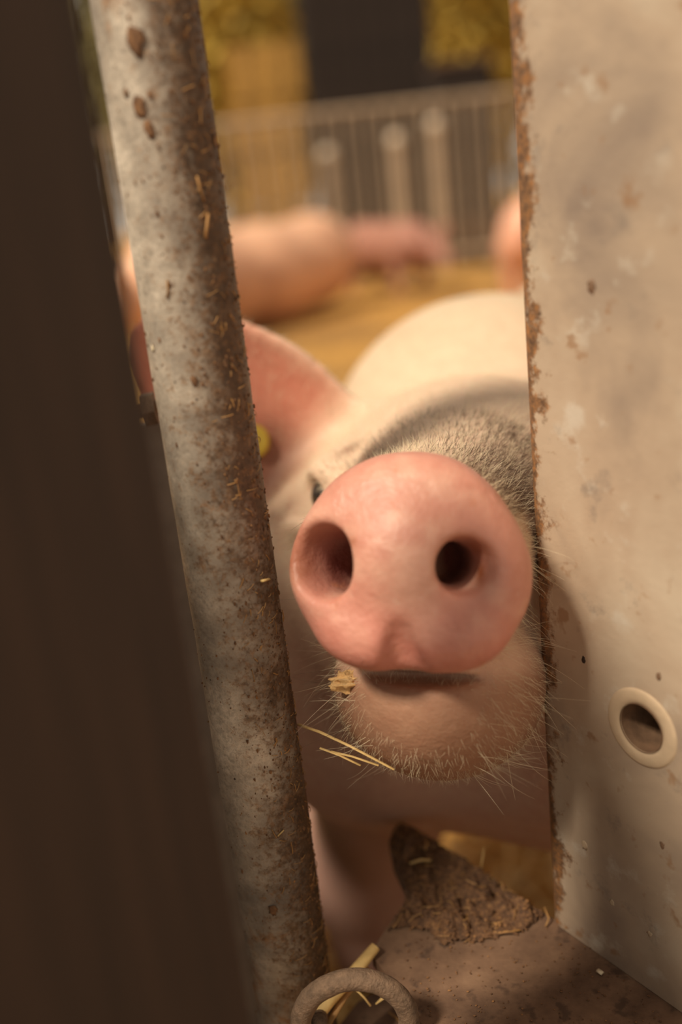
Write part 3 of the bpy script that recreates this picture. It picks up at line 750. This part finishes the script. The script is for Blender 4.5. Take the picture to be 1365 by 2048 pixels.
# the bare pink disc
rho = np.hypot(x, u); rt = np.interp(np.arctan2(u, x), ta, tr)
dm = (1 - ss(.024, .031, b)) * (1 - ss(1.02, 1.10, rho / rt)) 
pk = fbm(Vp * 70, 3, 12)[:, None]
dcol = c(202, 142, 124) * (1 - ss(.38, .62, pk)) + c(214, 164, 144) * ss(.38, .62, pk)
sp_ = ss(.60, .72, fbm(Vp * 330, 2, 55))[:, None] * .45; dcol = dcol * (1 - sp_) + c(240, 214, 196) * sp_
dcol = dcol * (1 - (ss(0, .04, -u) * .4)[:, None]) + c(214, 132, 120) * (ss(0, .04, -u) * .4)[:, None]
rim = ss(.93, 1.0, rho / rt) * ss(.5, .75, fbm(Vp * 90, 2, 31)) ; dcol = dcol * (1 - .6 * rim[:, None]) + c(150, 92, 62) * .6 * rim[:, None]
for (px, py, rx, ry, s_) in ((600, 1140, 26, 40, .55), (960, 1105, 34, 16, .5), (968, 1150, 12, 26, .6), (735, 1090, 10, 8, .6), (640, 1085, 60, 30, .3)):
    e_ = np.exp(-(((x - (px - 820) * S) / (rx * S)) ** 2 + ((u - (1130 - py) * S) / (ry * S)) ** 2)) * s_ * (.5 + 2.0 * fbm(Vp * 160, 3, 40)); e_ = np.clip(e_, 0, 1)
    dcol = dcol * (1 - e_[:, None]) + c(156, 88, 52) * e_[:, None]
col = col * (1 - dm[:, None]) + dcol * dm[:, None]
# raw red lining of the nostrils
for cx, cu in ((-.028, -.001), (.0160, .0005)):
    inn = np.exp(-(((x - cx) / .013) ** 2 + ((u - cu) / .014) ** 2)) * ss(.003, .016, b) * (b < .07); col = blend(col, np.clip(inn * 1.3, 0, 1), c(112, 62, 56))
pig = empty('pig', (0, 0, 0)); tag(pig, 'pink pig pushing its snout through the gap between pipe and post', 'pig')
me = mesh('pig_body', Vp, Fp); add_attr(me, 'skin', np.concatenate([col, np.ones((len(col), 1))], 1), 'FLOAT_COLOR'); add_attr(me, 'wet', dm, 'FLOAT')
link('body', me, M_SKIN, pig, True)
for sx in (-1, 1):
    e_ = EYE if sx == -1 else mir(EYE)
    bm = bmesh.new(); bmesh.ops.create_uvsphere(bm, u_segments=24, v_segments=16, radius=.0115)
    o = link('eye', bm_mesh('eye', bm), M_EYE, pig, True); o.location = H2W(e_ + np.array([sx * -.004, .0045, 0])); o.scale = (.9, 1, 1)
# ear tag
tp = TAGP - F * .002
bm = bmesh.new(); bmesh.ops.create_cone(bm, cap_ends=True, segments=32, radius1=.0115, radius2=.011, depth=.003)
o = link('ear_tag', bm_mesh('ear_tag', bm), M_TAG, pig); o.location = tp; o.rotation_euler = Vector(-F + R * -.4).to_track_quat('Z', 'Y').to_euler(); o['label'] = 'yellow ear tag'
# feed crumb at the corner of the mouth
v_, f_ = blob(np.zeros(3), .0062, 77, (1.25, .6, .8), 3)
crw = CRUMBP - F * .001; v_ = np.array(v_) + crw; o = link('feed_crumb', mesh('feed_crumb', v_, f_), M_CRUMB, pig); o['label'] = 'dry crumb of feed on the lip'

# bristles
def hairs(n, dens, lo_, hi_, rad, flow, lift, seed, name, mat, curl=.25, segs=3):
    r_ = np.random.default_rng(seed)
    tri = Fp; cen = Vp[tri].mean(1); nn = Np[tri].mean(1)
    e1 = Vp[tri[:, 2]] - Vp[tri[:, 0]]; e2 = Vp[tri[:, 3]] - Vp[tri[:, 1]]; ar = np.linalg.norm(np.cross(e1, e2), axis=1)
    hc = (cen - CD) @ FR.T; wgt = ar * dens(hc, cen, nn @ FR.T); wgt = np.clip(wgt, 0, None); wgt /= wgt.sum()
    f = r_.choice(len(tri), n, p=wgt); uv = r_.random((n, 2))
    q_ = Vp[tri[f]]; p = (q_[:, 0] * (1 - uv[:, :1]) + q_[:, 1] * uv[:, :1]) * (1 - uv[:, 1:]) + (q_[:, 3] * (1 - uv[:, :1]) + q_[:, 2] * uv[:, :1]) * uv[:, 1:]
    nn = nn[f]; fl_ = flow(hc[f]) @ FR; fl_ = fl_ - nn * (fl_ * nn).sum(1)[:, None]; fl_ /= np.linalg.norm(fl_, axis=1)[:, None] + 1e-9
    L_ = r_.uniform(lo_, hi_, n)[:, None]; jit = r_.normal(0, curl, (n, 3))
    d0 = fl_ * (1 - lift) + nn * lift + jit; d0 /= np.linalg.norm(d0, axis=1)[:, None]
    d1 = d0 + fl_ * .35 + r_.normal(0, curl, (n, 3)); d1 /= np.linalg.norm(d1, axis=1)[:, None]
    P_ = []
    for k in range(segs + 1):
        s_ = k / segs; P_.append(p - nn * .0006 + (d0 * (s_ - s_ * s_ / 2) + d1 * s_ * s_ / 2) * L_)
    P_ = np.stack(P_, 1)                                    # n, segs+1, 3
    tdir = d0; a1 = np.cross(tdir, nn + .01); a1 /= np.linalg.norm(a1, axis=1)[:, None] + 1e-9; a2 = np.cross(tdir, a1)
    ang = np.arange(3) * 2 * np.pi / 3; rd = rad * np.linspace(1, .25, segs + 1)
    VV = P_[:, :, None, :] + (np.cos(ang)[None, None, :, None] * a1[:, None, None, :] + np.sin(ang)[None, None, :, None] * a2[:, None, None, :]) * rd[None, :, None, None]
    m_ = (segs + 1) * 3; base = (np.arange(n) * m_)[:, None, None]
    k_, j_ = np.meshgrid(np.arange(segs), np.arange(3), indexing='ij'); j2 = (j_ + 1) % 3
    qd = np.stack([k_ * 3 + j_, k_ * 3 + j2, (k_ + 1) * 3 + j2, (k_ + 1) * 3 + j_], -1).reshape(1, -1, 4) + base
    o = link(name, mesh(name, VV.reshape(-1, 3), qd.reshape(-1, 4)), mat, pig, True); o['kind'] = 'stuff'; return o
not_disc = lambda h: (h[:, 1] > .030) * ((np.hypot(h[:, 0], h[:, 2]) > .036) | (h[:, 1] > .085))
front = lambda h: (h[:, 1] < .42)
back = lambda h: np.tile([0, 1., 0], (len(h), 1))
def dens_top(h, p, n): return not_disc(h) * (h[:, 1] < .34) * np.clip((h[:, 2] + .02) / .03, 0, 1) * (1.0 / (1 + (h[:, 1] / .16) ** 2))
o = hairs(17000, dens_top, .004, .009, .0001, back, .38, 1, 'coat_hair', M_HAIR); o['label'] = 'short pale bristles on the face'
def dens_dark(h, p, n): return not_disc(h) * (h[:, 1] < .13) * (h[:, 2] > .02) * np.clip(.12 + h[:, 0] / .04, .12, 1)  # denser to the right, their dark colour standing for shade and dirt
o = hairs(3200, dens_dark, .004, .008, .00012, back, .42, 2, 'dark_hair', M_HAIRD); o['label'] = 'dark dirty bristles with painted-in shade behind the snout disc'
def dens_chin(h, p, n): return not_disc(h) * (h[:, 1] < .15) * (h[:, 2] < -.02)
chinflow = lambda h: np.stack([h[:, 0] * 6, np.full(len(h), .5), np.full(len(h), -.5)], 1)
o = hairs(6000, dens_chin, .003, .007, .00008, chinflow, .35, 3, 'chin_hair', M_HAIR); o['label'] = 'fine pale hair on the chin'
def dens_wh(h, p, n): return not_disc(h) * (h[:, 1] < .10) * (h[:, 2] < .01) * (np.abs(h[:, 0]) > .02)
whflow = lambda h: np.stack([np.sign(h[:, 0]) * 1.0, np.full(len(h), .25), np.full(len(h), -.7)], 1)
o = hairs(260, dens_wh, .010, .030, .00011, whflow, .55, 4, 'whiskers', M_HAIR, .22, 6); o['label'] = 'long pale whiskers around the mouth'
def dens_wd(h, p, n): return not_disc(h) * (h[:, 1] < .07) * (h[:, 2] < .03) * (h[:, 0] < -.03)
o = hairs(34, dens_wd, .012, .030, .00013, whflow, .6, 5, 'dark_whiskers', M_HAIRD, .28, 6); o['label'] = 'few dark whiskers beside the pipe'

# --- pigs in the background (own pose, one surface each)
def far_pig(headz, legs=True):
    def f(P):
        d = ell(P, (0, .0, .44), (.21, .34, .215)); d = smin(d, ell(P, (0, .42, .43), (.22, .40, .225)), .1); d = smin(d, ell(P, (0, .78, .45), (.20, .24, .215)), .1)
        hd = np.array([0, -.46, headz]); d = smin(d, cone(P, (0, -.2, .46), hd, .16, .105), .08)
        sn = hd + np.array([0, -.22, -.10]); d = smin(d, cone(P, hd, sn, .09, .05), .05)
        d = smin(d, cone(P, sn, sn + np.array([0, -.02, -.008]), .052, .052), .01)
        for sx in (-1, 1):
            d = smin(d, ear_sdf(P, hd + np.array([sx * .07, .03, .07]), hd + np.array([sx * .16, -.07, .17]), (sx * .4, -.6, -.6), (0, -1, .2), .06, .25, .008), .02)
            for y0, r0 in ((-.08, .085), (.82, .11)) if legs else ():
                d = smin(d, smin(cone(P, (sx * .12, y0, .36), (sx * .14, y0, .2), r0, .055), cone(P, (sx * .14, y0, .2), (sx * .14, y0 - .02, .03), .05, .038), .03), .05)
        return smin(d, cone(P, (0, 1.0, .52), (.03, 1.10, .40), .02, .012), .03)
    return f
def add_far(name_label, loc, rz, headz, sc_, tone, legs=True):
    V_, F_, N_ = surface(far_pig(headz, legs), (np.arange(-.34, .34, .022), np.arange(-.82, 1.2, .022), np.arange(-.02, .86, .022)))
    r = empty('pig', loc); r.rotation_euler = (0, 0, rz); r.scale = (sc_,) * 3; tag(r, name_label, 'pig', 'pigs further back in the pen')
    me = mesh('pig_body', V_, F_); cc = np.tile(c(*tone), (len(V_), 1)); cc = blend(cc, ss(.4, .65, fbm(V_ * 7, 3, 9)) * .6, c(176, 128, 104))
    add_attr(me, 'skin', np.concatenate([cc, np.ones((len(cc), 1))], 1), 'FLOAT_COLOR'); add_attr(me, 'wet', np.zeros(len(cc)), 'FLOAT')
    link('body', me, M_SKIN, r, True)
    for sx in (-1, 1):
        bm = bmesh.new(); bmesh.ops.create_uvsphere(bm, u_segments=12, v_segments=8, radius=.013)
        o = link('eye', bm_mesh('eye', bm), M_EYE, r, True); o.location = (sx * .078, -.535, headz + .03)
p1 = WZ(560, 660, 0); add_far('blurred pink pig on the straw behind the pipe', (p1[0] - .52, p1[1] - .1, -.30), math.radians(-42), .40, 1.5, (226, 178, 146), False)
p2 = WZ(815, 590, 0); add_far('dusky pig far back in front of the railing, right of the pink one', (p2[0] + .02, p2[1] + .1, 0), math.radians(25), .42, .86, (160, 112, 96))
p3 = WZ(1050, 575, 0); add_far('pink pig half hidden by the steel post near the railing', (p3[0] + .1, p3[1] - .4, 0), math.radians(160), .42, 1.0, (226, 172, 146))

# ------------------------------------------------------------------ railing, bales, shed and trees behind
M_RAIL = plain('railing_steel', lin(156, 136, 114), .6, .25, 6, .1)
M_CAP = plain('bright_cap', lin(196, 180, 160), .35, .05)
RY = 9.8; RT = WY(750, 215, RY)[2]; KT = WY(750, 455, RY)[2]
rail = empty('bar_railing', (1.2, RY, 0)); tag(rail, 'long grey railing of upright bars at the back of the pen', 'railing')
x0, x1 = -3.2, 4.2
M_KERB = plain('dark_kerb', lin(92, 72, 58), .9, .3, 3)
kerb = link('kerb_wall', bevel_box('kerb_wall', (.5, RY + .14, KT / 2), (9.0, .16, KT), .02, 2), M_KERB); tag(kerb, 'low dark kerb wall behind the foot of the railing', 'wall')
for nm, z in (('top_rail', RT), ('bottom_rail', .16)):
    link(nm, tubes_mesh(nm, [tube_data([(x0 - 1.2, 0, z), (x1 - 1.2, 0, z)], .03, 10)]), M_RAIL, rail)
bar_me = tubes_mesh('bar', [tube_data([(0, 0, .0), (0, 0, RT)], .028, 8)])
n = int((x1 - x0) / .19)
for k in range(n + 1):
    o = link('bar', bar_me, M_RAIL, rail); o.location = (x0 - 1.2 + k * .19, 0, .0)
post_me = tubes_mesh('rail_post', [tube_data([(0, 0, 0), (0, 0, 1.75)], .06, 12)])
bm = bmesh.new(); bmesh.ops.create_uvsphere(bm, u_segments=20, v_segments=12, radius=.075); cap_me = bm_mesh('post_cap', bm)
for px in (470, 652, 792, 872):
    p = WY(px, 280, RY); o = link('rail_post', post_me, M_RAIL, rail); o.location = (p[0] - 1.2, .02, 0)
    zc = {470: WY(470, 470, RY)[2], 652: WY(650, 310, RY)[2], 792: WY(792, 282, RY)[2], 872: WY(872, 252, RY)[2]}[px]
    o.scale = (1, 1, max(.2, zc / 1.75)); q_ = link('post_cap', cap_me, M_CAP, rail, True); q_.location = (p[0] - 1.2, .02, zc)

M_BALE = plain('bale_straw', lin(168, 128, 62), .9, .35, 9, bump=.9, bd=.02)
M_TWINE = plain('twine', lin(120, 96, 60), .8)
def bale(loc, size, label):
    r = empty('straw_bale', loc); tag(r, label, 'bale', 'square straw bales beyond the railing')
    n_ = 10; bm = bmesh.new(); bmesh.ops.create_cube(bm, size=1); bmesh.ops.subdivide_edges(bm, edges=bm.edges[:], cuts=n_, use_grid_fill=True)
    for v in bm.verts:
        p = np.array(v.co); nn = fbm((p * 9 + np.array(loc))[None], 3, 4)[0] - .5; v.co = Vector((p * (1 + .06 * nn) * np.array(size) + np.array([0, 0, size[2] / 2])).tolist())
    link('bale', bm_mesh('bale', bm), M_BALE, r)
    for fx in (-.25, .25):
        a_ = fx * size[0]; hy, hz = size[1] / 2 * 1.03, size[2]
        link('twine', tubes_mesh('twine', [tube_data([(a_, -hy, -.01), (a_, -hy, hz * 1.02), (a_, hy, hz * 1.02), (a_, hy, -.01)], .012, 6)]), M_TWINE, r)
BY = 15.5
bl = WY(462, 200, BY)[0]; brr = WY(600, 200, BY)[0]; wd = brr - bl
for k in range(4):
    bale((( bl + brr) / 2 + (.04 if k % 2 else -.03), BY + .4, k * .74), (wd * 1.05, 1.0, .71), ['bottom', 'second', 'third', 'topmost'][k] + ' bale of the golden straw stack behind the railing')
M_SHED = plain('shed_timber', lin(36, 26, 21), 1.0, .3, 3)
M_SHED2 = plain('shed_batten', lin(84, 66, 54), .85, .3, 3)
SY = 14.3
sx0 = WY(612, 150, SY)[0]; sx1 = WY(868, 150, SY)[0]
shed = empty('timber_shed', ((sx0 + sx1) / 2, SY, 0)); tag(shed, 'dark timber shed standing behind the railing', 'shed')
sw = sx1 - sx0; npl = 9; pl_me = bevel_box('wall_plank', (0, 0, 0), (sw / npl * .97, .05, 4.2), .006, 1)
for k in range(npl):
    o = link('wall_plank', pl_me, M_SHED if k != 6 else M_SHED2, shed); o.location = (-sw / 2 + (k + .5) * sw / npl, .0 if k % 2 else .012, 2.1)
for sg in (-1, 1):
    link('side_wall', bevel_box('side_wall', (sg * (sw / 2 - .03), 1.05, 2.1), (.05, 2.0, 4.2), .006, 1), M_SHED, shed)
link('back_wall', bevel_box('back_wall', (0, 2.05, 2.1), (sw, .05, 4.2), .006, 1), M_SHED, shed)
link('roof', bevel_box('roof', (0, 1.0, 4.28), (sw + .4, 2.6, .1), .01, 1), M_SHED2, shed)
# low dark trough beside the shed
tx = WY(925, 190, 13.6)
tr_ = empty('feed_bin', (tx[0], 13.7, 0)); tag(tr_, 'low dark feed bin to the right of the shed', 'bin')
zt = WY(925, 130, 13.7)[2]
link('bin', bevel_box('bin', (0, 0, zt / 2 - .03), (.75, .7, zt - .06), .03, 2), M_SHED, tr_); link('lid', bevel_box('lid', (0, 0, zt), (.82, .78, .06), .02, 2), M_SHED2, tr_)
# trees
M_BARK = plain('bark', lin(78, 62, 50), .9, .3, 6); 
def leaf_mat(name, c_): return plain(name, c_, .7, .35, 1.2, bump=0)
ML = [leaf_mat('leaf_gold', lin(186, 156, 66)), leaf_mat('leaf_olive', lin(120, 108, 60)), leaf_mat('leaf_green', lin(104, 100, 62))]
def tree(x, y, h, rad, mt, label, seed):
    r = empty('tree', (x, y, 0)); tag(r, label, 'tree', 'trees behind the pen'); rg = np.random.default_rng(seed)
    link('trunk', tubes_mesh('trunk', [tube_data([(0, 0, -.02), (.05, 0, h * .4), (0, .05, h * .8)], [.2, .15, .06], 10)]), M_BARK, r, True)
    n_ = 5200; d_ = rg.normal(size=(n_, 3)); d_ /= np.linalg.norm(d_, axis=1)[:, None]
    rr_ = rg.random(n_) ** .45 * (.7 + .5 * fbm(d_ * 2.2 + seed, 3, seed)); p = d_ * rr_[:, None] * np.array([rad, rad, h * .5]) + np.array([0, 0, h * .53])
    a1 = rg.normal(size=(n_, 3)); a1 /= np.linalg.norm(a1, axis=1)[:, None]; a2 = np.cross(a1, rg.normal(size=(n_, 3))); a2 /= np.linalg.norm(a2, axis=1)[:, None]
    s_ = rg.uniform(.08, .17, n_)[:, None]
    VV = np.stack([p - a1 * s_, p + a2 * s_ * .55, p + a1 * s_, p - a2 * s_ * .55], 1).reshape(-1, 3)
    o = link('foliage', mesh('foliage', VV, np.arange(n_ * 4).reshape(-1, 4)), mt, r); o['kind'] = 'stuff'
TY = 21
for k, (px, mt, lab) in enumerate(((-60, 1, 'olive leafed tree far left behind board and pipe'), (270, 1, 'olive leafed tree seen just left of the pipe top'), (440, 0, 'golden leafed tree right beside the pipe top'), (640, 1, 'olive tree mostly hidden behind the dark shed'), (900, 0, 'golden tree behind the right side of the shed'), (985, 0, 'golden leafed tree against the post edge'), (1230, 1, 'olive tree hidden behind the steel post'))):
    p = WY(px, 150, TY); tree(p[0], TY + (k % 2) * 4.0, 7.0, 1.75, ML[mt], lab, 11 + k)
for k, (px, mt, lab) in enumerate(((150, 1, 'tall olive tree in the far row, left of the pipe'), (530, 1, 'tall olive tree in the far row behind the bales'), (1010, 1, 'tall olive tree in the far row beside the post'))):
    p = WY(px, 150, 29); tree(p[0], 29, 9.0, 2.4, ML[mt], lab, 31 + k)
